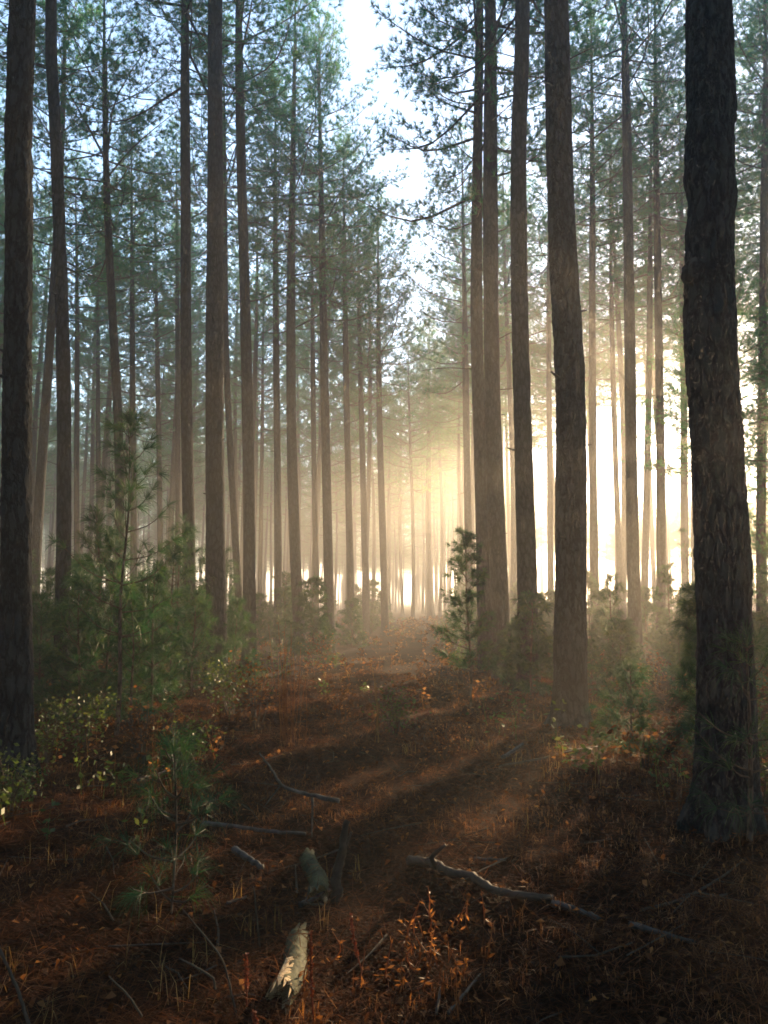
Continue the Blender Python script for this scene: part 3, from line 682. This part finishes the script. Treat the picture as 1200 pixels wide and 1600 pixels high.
shr = [((70, 1195), .8, 0, "small leafy shrub at the leftmost trunk's foot"), ((130, 1170), .8, 1, "small leafy shrub before the thicket, right of the leftmost trunk"), ((225, 1195), .8, 3, "dry yellowing shrub catching light before the thicket"),
       ((400, 1130), 1.1, 3, "dry shrub with pale dead leaves left of the rusty dead stalks"), ((365, 1120), 1.0, 1, "green shrub before the straight thicket pine"), ((280, 1215), .7, 2, "small green shrub beside the grey stick on the dark straw"),
       ((15, 1275), .6, 0, "low shrub with light leaves at the picture edge under the leftmost trunk"), ((690, 1190), .55, 4, "low shrub with russet leaves on the path's straw"), ((620, 1150), .7, 2, "low green shrub in mid path shade"),
       ((535, 1130), .7, 4, "low shrub with sunlit tan leaves right of the rusty dead stalks"), ((1010, 1200), .5, 4, "tiny russet shrub by the low pine seedling"), ((930, 1070), .9, 3, "tan shrub lit at the thick curving pine's foot"),
       ((505, 1040), 1.1, 4, "russet shrub in the straw between the brown pines"), ((1185, 1260), .9, 1, "leafy shrub beside the thickest trunk's foot")]
for q, ((px, py), s, v, lb) in enumerate(shr):
    place(SH[v], SN, "shrub", ground_at(px, py), lb, "shrub", "low shrubs", s, q * 1.7)

# young pines far along both sides
FY = [young_pine(30 + v, 2.2, .8, 22, .2, .013, .06, .26, 6, 25, .25, None, 1.1) for v in range(3)]
n = 0; taken = []; FYS = []
for k in range(900):
    y = rq.uniform(17, 55); x = rq.uniform(-.52, .52) * y
    if abs(x - path_x(y)) < 2.0 or not free(x, y, taken, 1.7) or not free(x, y, placed, .5): continue
    if n >= 75: break
    taken.append((x, y)); n += 1
    side = "shady" if x < path_x(y) else "sunny"
    FYS.append(place(FY[n % 3], PN, "young_pine", (x, y, float(gz(x, y))), f"small hazy young pine among the far trunks on the {side} side of the path", "tree", f"far young pines on the {side} side", rq.uniform(.45, 1.25), rq.uniform(0, 6.28)))
for k in range(500):
    y = rq.uniform(12.5, 26); x = rq.uniform(.14, .5) * y
    if not free(x, y, taken, 1.25) or not free(x, y, placed, .55): continue
    if len(FYS) >= 103: break
    taken.append((x, y)); FYS.append(place(FY[len(FYS) % 3], PN, "young_pine", (x, y, float(gz(x, y))), "small hazy young pine among the far trunks on the sunny side of the path", "tree", "far young pines on the sunny side", rq.uniform(.35, .85), rq.uniform(0, 6.28)))
order_labels(FYS, "hazy young pine")

# ------------------------------------------------------------------ litter, grass, herbs (uncountable)
rl = np.random.default_rng(11)
def wedge(n, y0, y1, p=1.0):
    u = rl.random(n); y = (y0 ** p + u * (y1 ** p - y0 ** p)) ** (1 / p)
    x = rl.uniform(-.62, .62, n) * (y + .8)
    return x, y
n = 230000; x, y = wedge(n, 1.6, 17, .85)
patch = .5 + .5 * np.sin(x * 1.7 + 2 * np.sin(y * 1.1)) * np.cos(y * 1.3 + x * .6)
keep = rl.random(n) < (.45 + .55 * patch); x, y = x[keep], y[keep]; n = len(x)
th = rl.uniform(0, 6.283, n); ln = rl.uniform(.08, .21, n); wd_ = .0014 + .00045 * y
z = gz(x, y) + .004 + rl.random(n) ** 2 * .035; tl = rl.normal(0, .36, n)
for (pa, pb, rr) in [((436, 1568), (474, 1468), .055), ((496, 1405), (486, 1345), .054), ((640, 1352), (740, 1378), .036), ((740, 1378), (862, 1412), .028)]:
    A_, B_ = ground_at(*pa), ground_at(*pb); ab = (B_ - A_)[:2]; t_ = np.clip(((x - A_[0]) * ab[0] + (y - A_[1]) * ab[1]) / (ab @ ab), 0, 1)
    dd = np.hypot(x - A_[0] - t_ * ab[0], y - A_[1] - t_ * ab[1]); on = (dd < rr) & (rl.random(n) < .3); z = np.where(on, gz(x, y) + rr * .35 + np.sqrt(np.clip(rr ** 2 - dd ** 2, 0, 1)) + .004, z)
    near = (dd >= rr) & (dd < rr * 2.2); z = np.where(near, z + (rr * 2.2 - dd) * rl.random(n) * .7, z)
d = np.stack([np.cos(th) * np.cos(tl), np.sin(th) * np.cos(tl), np.sin(tl)], -1); sd = np.stack([-np.sin(th), np.cos(th), rl.normal(0, .4, n)], -1) * (wd_ * .5)[:, None]
c = np.stack([x, y, z], -1); a0 = c - d * ln[:, None] * .5; a1 = c + d * ln[:, None] * .5; cm = c + np.stack([0 * x, 0 * x, ln * rl.uniform(-.02, .1, n)], -1)
V = np.stack([a0, cm - sd, a1, cm + sd], 1).reshape(-1, 3)
straw = obj("pine_straw", mesh("pine_straw", V, np.arange(4 * n).reshape(-1, 4), M_STRAW)); tag(straw, "fallen rusty pine needles covering the forest floor", "pine straw", kind="stuff")
n = 11000; x, y = wedge(n, 1.6, 24, 1.1)
z = gz(x, y) + .012 + rl.random(n) * .03; ln = rl.uniform(.018, .05, n) * (1 + y * .03); th = rl.uniform(0, 6.283, n); tl = rl.normal(0, .45, n)
d = np.stack([np.cos(th) * np.cos(tl), np.sin(th) * np.cos(tl), np.sin(tl)], -1) * ln[:, None]; s_ = np.stack([-np.sin(th), np.cos(th), rl.normal(0, .4, n)], -1) * (ln * .3)[:, None]; c = np.stack([x, y, z], -1); up = np.stack([0 * x, 0 * x, ln * .2], -1)
V = np.stack([c - d * .5, c + s_ + up, c + d * .5, c - s_ + up], 1).reshape(-1, 3); o_ = (np.arange(n) * 4)[:, None]
leaves = obj("dead_leaves", mesh("dead_leaves", V, np.concatenate([o_ + [0, 1, 2], o_ + [0, 2, 3]]), M_LEAF)); tag(leaves, "small curled dead leaves strewn over the straw", "leaf litter", kind="stuff")

tw = Geo(); x, y = wedge(420, 2.0, 20, 1.2)
for q in range(len(x)):
    a = rl.uniform(0, 6.28); l = rl.uniform(.1, .55); d0 = np.array([math.cos(a), math.sin(a), 0]) * l; b = np.array([x[q], y[q], 0.0]); pt = np.stack([b, b + d0 * .5 + rl.normal(0, .03, 3) * l, b + d0])
    pt[:, 2] = gz(pt[:, 0], pt[:, 1]) + .012 + rl.random(3) * .03; tw.add(*tube(pt, np.array([1, .8, .5]) * rl.uniform(.002, .007), 4)[:2])
tag(obj("fallen_twigs", tw.build("fallen_twigs", M_TWIG, True)), "small fallen twigs strewn over the straw", "twig litter", kind="stuff")

def blades(name, n, y0, y1, p, h, w, per, mat, label, cat, mask=None, lean=.5):
    x, y = wedge(n, y0, y1, p)
    if mask is not None: k = mask(x, y); x, y = x[k], y[k]
    x = np.repeat(x, per) + rl.normal(0, .035, len(x) * per); y = np.repeat(y, per) + rl.normal(0, .035, len(y) * per); m_ = len(x)
    hh = h * rl.uniform(.35, 1.15, m_); th = rl.uniform(0, 6.283, m_); le = np.abs(rl.normal(0, lean, m_)); ws = w * (1 + .06 * y)
    b = np.stack([x, y, gz(x, y) - .01], -1); o2 = np.stack([np.cos(th), np.sin(th), 0 * x], -1); s2 = np.stack([-np.sin(th), np.cos(th), 0 * x], -1) * (ws * .5)[:, None]
    upv = np.array([0, 0, 1.0])
    mid = b + o2 * (hh * le * .3)[:, None] + upv * (hh * .6)[:, None]; tip = b + o2 * (hh * le)[:, None] + upv * (hh * np.clip(1 - le * .35, .3, 1))[:, None]
    V = np.stack([b - s2, b + s2, mid + s2 * .8, mid - s2 * .8, tip], 1).reshape(-1, 3); q = (np.arange(m_) * 5)[:, None]
    o = obj(name, mesh(name, V, np.concatenate([q + [0, 1, 2], q + [0, 2, 3], q + [3, 2, 4]]), mat)); return tag(o, label, cat, kind="stuff")
nzm = lambda x, y: np.sin(x * 1.3 + 1.7 * np.sin(y * .8)) * np.cos(y * .9 - x * .5)
blades("dry_grass", 1500, 2.0, 26, 1.2, .18, .0026, 7, M_GRASS, "wisps of dry tan grass scattered over the straw", "grass", lambda x, y: nzm(x, y) > .1, .9)
blades("rusty_grass", 4200, 2.0, 13, 1.1, .085, .0028, 9, M_RUST, "tufts of rusty dead grass in the foreground straw", "grass", lambda x, y: nzm(x + 3, y + 1) > -.1, 1.3)

def herb_field(name, n, y0, y1, p, h, leaf, per, mat, label, mask):
    x, y = wedge(n, y0, y1, p); k = mask(x, y); x, y = x[k], y[k]; g = Geo()
    ht = h * rl.uniform(.4, 1.2, len(x)); m_ = len(x) * per
    X_, Y_, H_ = np.repeat(x, per), np.repeat(y, per), np.repeat(ht, per)
    u = rl.uniform(.15, 1, m_); c = np.stack([X_ + rl.normal(0, .1, m_) * H_ * 1.6, Y_ + rl.normal(0, .1, m_) * H_ * 1.6, gz(X_, Y_) + u * H_], -1)
    d = unit(rl.standard_normal((m_, 3)) * [1, 1, .5]); s2 = unit(np.cross(d, rl.standard_normal((m_, 3)))); ln = (leaf * rl.uniform(.6, 1.3, m_) * (1 + .035 * Y_))[:, None]
    V = np.stack([c, c + d * ln * .5 + s2 * ln * .25, c + d * ln, c + d * ln * .5 - s2 * ln * .25], 1).reshape(-1, 3)
    q = (np.arange(m_) * 4)[:, None]; g.add(V, None, np.concatenate([q + [0, 1, 2], q + [0, 2, 3]]))
    ns = len(x); b = np.stack([x, y, gz(x, y)], -1); t_ = b + np.stack([rl.normal(0, .12, ns) * ht, rl.normal(0, .12, ns) * ht, ht], -1); sw = np.stack([.004 + 0 * x, 0 * x, 0 * x], -1)
    q = (np.arange(ns) * 3)[:, None]; g.add(np.stack([b - sw, b + sw, t_], 1).reshape(-1, 3), None, q + [0, 1, 2])
    o = obj(name, g.build(name, mat)); return tag(o, label, "undergrowth", kind="stuff")
herb_field("green_undergrowth", 2600, 5, 60, 1.5, .42, .05, 16, M_HERB, "low green undergrowth scattered across the wood's floor", lambda x, y: (nzm(x * .8, y * .7 + 2) > .05) & (np.abs(x - path_x(y)) > .6))
herb_field("russet_undergrowth", 2800, 6.5, 60, 1.5, .42, .05, 18, M_LEAF, "russet dead brush between the pines and along the path", lambda x, y: nzm(x * .6 + 1, y * .5) > -.15)

# ------------------------------------------------------------------ fallen wood
def stick(name, label, px, r0, r1, mat, cat="stick", group="sticks lying on the straw", lift=.0, Y=None, forks=(), sides=8, wob=.06):
    r = np.random.default_rng(len(label) * 7 + int(px[0][0]))
    P = [at(a, b, Y) if Y else ground_at(a, b) + np.array([0, 0, r0 * .7 + lift]) for a, b in px]
    root = empty(name, P[0], label, cat, group); P = np.array(P); r0, r1 = r0 * .82, r1 * .75
    n = max(8, len(P) * 5); C = catmull(P, n) - P[0] + r.standard_normal((n, 3)) * r0 * .12
    g = Geo(); g.add(*tube(C, np.linspace(r0, r1, n), sides, True, wob, r)); obj("stem", g.build("stem", mat, True), root)
    for fk in forks:
        F = np.array([(at(a, b, Y) if Y else (ground_at(a, b) if len(q) == 0 else at(a, b, q[0]))) for a, b, *q in fk]) - P[0]
        i = int(np.argmin(np.linalg.norm(C - F[0], axis=1))); F[0] = C[i]
        rr = np.interp(i, [0, n - 1], [r0, r1]) * .7; g = Geo(); g.add(*tube(catmull(F, 8), np.linspace(rr, rr * .45, 8), 6, True, wob, r)); obj("fork", g.build("fork", mat, True), root)
    return root
stick("fallen_branch", "long fallen branch lying across the dark straw with a stub pointing up", [(640, 1352), (672, 1355), (705, 1371), (740, 1378), (772, 1398), (815, 1406), (862, 1412)], .036, .024, M_TWIG, "branch", "fallen branches", forks=[[(655, 1355, 4.78), (675, 1338, 4.72), (696, 1320, 4.68)]])
stick("broken_branch", "pale bare broken branch end continuing the long fallen branch", [(862, 1416), (900, 1427), (938, 1441)], .024, .016, M_DEAD, "branch", "fallen branches")
stick("broken_branch", "dull grey branch piece half buried in the darkest straw", [(985, 1450), (1035, 1464), (1085, 1478)], .022, .012, M_DEAD, "branch", "fallen branches")
gY = ground_at(487, 1308)[1]
stick("forked_branch", "forked dead branch propped above the straw with an upright leg", [(530, 1252), (500, 1245), (465, 1237), (440, 1226), (425, 1202), (405, 1176)], .020, .008, M_DEAD, "branch", "fallen branches", Y=gY,
      forks=[[(487, 1243), (488, 1275), (487, 1312)], [(441, 1227), (428, 1240), (412, 1262)]])
stick("grey_stick", "straight grey stick left of the log pieces", [(318, 1296), (370, 1302), (425, 1310), (478, 1313)], .020, .014, M_DEAD, lift=.03)
stick("grey_stick", "short thick grey stick beside the nearest seedling", [(366, 1338), (385, 1350), (410, 1366)], .028, .02, M_DEAD, lift=.02)
stick("grey_stick", "short stick leaning against the far log piece", [(468, 1421), (490, 1410), (514, 1396)], .016, .012, M_DEAD, lift=.01)
stick("grey_stick", "tiny pale stick beneath the nearest seedling's branch tips", [(352, 1418), (385, 1406)], .012, .009, M_DEAD, lift=.01)
stick("grey_stick", "grey stick on the straw before the thicket", [(215, 1226), (245, 1216), (276, 1205)], .02, .012, M_DEAD, lift=.02)
stick("pale_stick", "pale stick pointing up from the bottom shadows", [(700, 1592), (722, 1566), (750, 1530)], .010, .006, M_DEAD, lift=.015)
stick("pale_stick", "short pale stick near the thick curving pine's foot", [(786, 1190), (800, 1180), (817, 1168)], .024, .018, M_DEAD, lift=.02)
stick("thin_branch", "thin dark branch lying between the straw and thick curving pine", [(780, 1205), (840, 1195), (900, 1178), (935, 1172)], .014, .008, M_TWIG, lift=.03)
stick("thin_branch", "thin dark branch at the thickest trunk's foot", [(1000, 1428), (1060, 1412), (1120, 1380), (1160, 1350)], .010, .006, M_TWIG, lift=.01)
stick("thin_branch", "thin grey branch above the long fallen branch", [(740, 1347), (790, 1349)], .014, .009, M_DEAD, lift=.01)
stick("bare_twig", "bare arching twig in front of the nearest seedling", [(372, 1600), (357, 1530), (345, 1495), (320, 1462), (285, 1420)], .006, .003, M_TWIG, "twig", "bare twigs standing in the foreground", Y=3.25)
stick("bare_twig", "short bent twig left of the red seed stalk", [(336, 1545), (332, 1528), (305, 1510), (280, 1497)], .006, .004, M_TWIG, "twig", "bare twigs standing in the foreground", Y=3.3)
stick("bare_twig", "slanting bare twig low in the shadow below the seedling", [(222, 1588), (200, 1555), (170, 1525)], .005, .003, M_TWIG, "twig", "bare twigs standing in the foreground", Y=3.0)
stick("bare_twig", "curved dark twig at the bottom corner under the leftmost trunk", [(48, 1610), (26, 1542), (-4, 1475)], .008, .006, M_TWIG, "twig", "bare twigs standing in the foreground", Y=2.95)
stick("bare_twig", "upright dark twig by the short thick grey stick", [(408, 1500), (402, 1440), (396, 1385)], .006, .004, M_TWIG, "twig", "bare twigs standing in the foreground", Y=3.9)

def log_piece(label, p0, p1, r0, r1, seed, bare=True):
    rg = np.random.default_rng(seed); A = ground_at(*p0) + [0, 0, r0 * .4]; B = ground_at(*p1) + [0, 0, r1 * .3]
    root = empty("rotten_log", A, label, "log", "rotten log pieces"); n = 44; sides = 30
    t = np.linspace(0, 1, n)[:, None]; C = (B - A) * t; C[:, 0] += .02 * np.sin(t[:, 0] * 5); rad = np.linspace(r0, r1, n)
    V, Q, _ = tube(C, rad, sides, False, .06, rg)
    jag = rg.standard_normal(sides) * .03 + .05 * np.sin(np.arange(sides) / sides * 12.6)
    ax_ = unit(B - A); V[:sides] -= ax_ * jag[:, None]; V[-sides:] += ax_ * np.roll(jag, 5)[:, None]
    g = Geo(); g.add(V, Q); obj("bark", g.build("bark", M_LOG, True), root)
    for end, rim in ((0, V[:sides]), (1, V[-sides:])):
        cen = C[0] if end == 0 else C[-1]; sg = 1 if end == 0 else -1
        inner = cen + (rim - cen) * .62 + ax_ * sg * .03 + rg.standard_normal((sides, 3)) * .008; core = cen + ax_ * sg * .10
        VV = np.vstack([rim, inner, core]); jx = np.arange(sides); kx = (jx + 1) % sides
        T = np.vstack([np.stack([jx, kx, jx + sides], -1), np.stack([kx, kx + sides, jx + sides], -1), np.stack([jx + sides, kx + sides, np.full(sides, 2 * sides)], -1)])
        g = Geo(); g.add(VV, None, T); tag(obj("broken_end", g.build("broken_end", M_PALE if end == 0 else M_DARKWOOD), root), "pale splintered end" if end == 0 else None)
    if bare:
        # strip of exposed wood along the top of the near half
        m_ = 10; a = np.linspace(R(-20), R(62), 9); tt = np.linspace(-.02, .42, m_)
        U = unit(np.cross(ax_, [0, 0, 1.0])); W = np.cross(U, ax_)
        VV = np.array([(B - A) * ti + (r0 + (r1 - r0) * ti) * (1.05 + .03 * rg.standard_normal()) * (math.sin(ai) * U + math.cos(ai) * W) * (1 if 0 < ii < 8 else .96) + ax_ * .05 * rg.standard_normal() * (qi in (0, m_ - 1)) for qi, ti in enumerate(tt) for ii, ai in enumerate(a)])
        i = np.arange(m_ - 1)[:, None] * 9; j = np.arange(8)[None, :]; Q = np.stack([i + j, i + j + 1, i + 10 + j, i + 9 + j], -1).reshape(-1, 4)
        g = Geo(); g.add(VV, Q); tag(obj("bare_wood", g.build("bare_wood", M_PALE, True), root), "bark-free yellowish strip along the top")
    return root
log_piece("nearest rotten log piece with a pale broken end and lichen", (436, 1568), (474, 1468), .055, .048, 5)
log_piece("dark rotten log piece beside the black snag", (496, 1405), (486, 1345), .054, .05, 9, False)
# black snag
sY = ground_at(524, 1408)[1]
stick("broken_snag", "black broken snag standing upright behind the nearest log piece", [(524, 1412), (527, 1370), (534, 1325), (541, 1280)], .040, .020, M_DARKWOOD, "stump", None, Y=sY, forks=[[(534, 1325), (544, 1312), (549, 1300)]], sides=10, wob=.14)

# red seed stalks and rusty dead stalks
def seed_stalk(label, px_top, px_foot, seed, wpx=.012):
    rg = np.random.default_rng(seed); A = ground_at(*px_foot); B = at(*px_top, A[1]) ; root = empty("seed_stalk", A, label, "plant", "red seed stalks")
    C = catmull([np.zeros(3), (B - A) * .5 + [rg.uniform(-.01, .01), 0, 0], B - A], 12); g = Geo(); g.add(*tube(C, np.linspace(.004, .0025, 12), 6)[:2]); obj("stem", g.build("stem", M_RED, True), root)
    g = Geo()
    for q in range(230):
        u = rg.uniform(.28, 1); c = np.array([np.interp(u, np.linspace(0, 1, 12), C[:, j]) for j in range(3)]); lump = .6 + .4 * math.sin(u * 31 + seed)
        c = c + rg.standard_normal(3) * wpx * .55 * lump * (1.15 - u * .55); d = unit(rg.standard_normal(3) + [0, 0, .5]); s2 = unit(np.cross(d, rg.standard_normal(3))); l = rg.uniform(.008, .016)
        g.add([c - d * l * .5, c + s2 * l * .4, c + d * l * .5, c - s2 * l * .4], None, [(0, 1, 2), (0, 2, 3)])
    tag(obj("seed_head", g.build("seed_head", M_RED), root), kind="stuff")
seed_stalk("stout red seed stalk left of the nearest log piece", (384, 1490), (386, 1572), 1, .014)
seed_stalk("tall red seed stalk rising right beside the nearest log piece", (486, 1455), (490, 1598), 2, .009)
seed_stalk("red seed stalk under the black snag among sunlit straw", (548, 1428), (566, 1520), 3, .010)
seed_stalk("short red seed stalk at the picture's bottom edge", (396, 1580), (398, 1640), 4, .010)

def dead_stalks(label, foot, h, n, spread, seed, mat):
    rg = np.random.default_rng(seed); A = ground_at(*foot); root = empty("dead_stalks", A, label, "plant", "dead stalks"); w = Geo(); g = Geo()
    for q in range(n):
        b = np.r_[rg.normal(0, spread * .35, 2), 0]; hh = h * rg.uniform(.35, 1.05); t_ = b + np.r_[rg.normal(0, spread * .5, 2) * hh, hh]
        C = catmull([b, (b + t_) / 2 + np.r_[rg.normal(0, .03, 2), 0], t_], 7); w.add(*tube(C, np.linspace(.004, .0015, 7), 4)[:2])
        for l in range(16):
            u = rg.uniform(.05, 1); c = np.array([np.interp(u, np.linspace(0, 1, 7), C[:, j]) for j in range(3)]); d = unit(rg.standard_normal(3) + [0, 0, -.3]); s2 = unit(np.cross(d, rg.standard_normal(3))); ln = rg.uniform(.018, .055) * (1.2 - .6 * u)
            g.add([c, c + d * ln * .5 + s2 * ln * .13, c + d * ln, c + d * ln * .5 - s2 * ln * .13], None, [(0, 1, 2), (0, 2, 3)])
    tag(obj("stems", w.build("stems", mat, True), root), kind="stuff"); tag(obj("foliage", g.build("foliage", mat), root), kind="stuff")
dead_stalks("tall rusty dead stalks standing in the light below the bowed pine", (452, 1165), 1.25, 26, .16, 1, M_RUST)
dead_stalks("thin tan dead stalks standing alone on the path", (590, 1160), .95, 5, .08, 2, M_GRASS)
dead_stalks("russet stalks before the thicket in half shade", (232, 1212), .6, 7, .14, 3, M_RUST)
dead_stalks("low rusty stalks beside the red stalk under the snag", (640, 1530), .2, 14, .5, 4, M_RUST)
dead_stalks("low orange stalks by the dark end of the fallen branch", (712, 1478), .2, 12, .5, 5, M_RUST)
dead_stalks("russet stalks lit behind the low pine seedling", (1010, 1070), .4, 12, .5, 6, M_RUST)
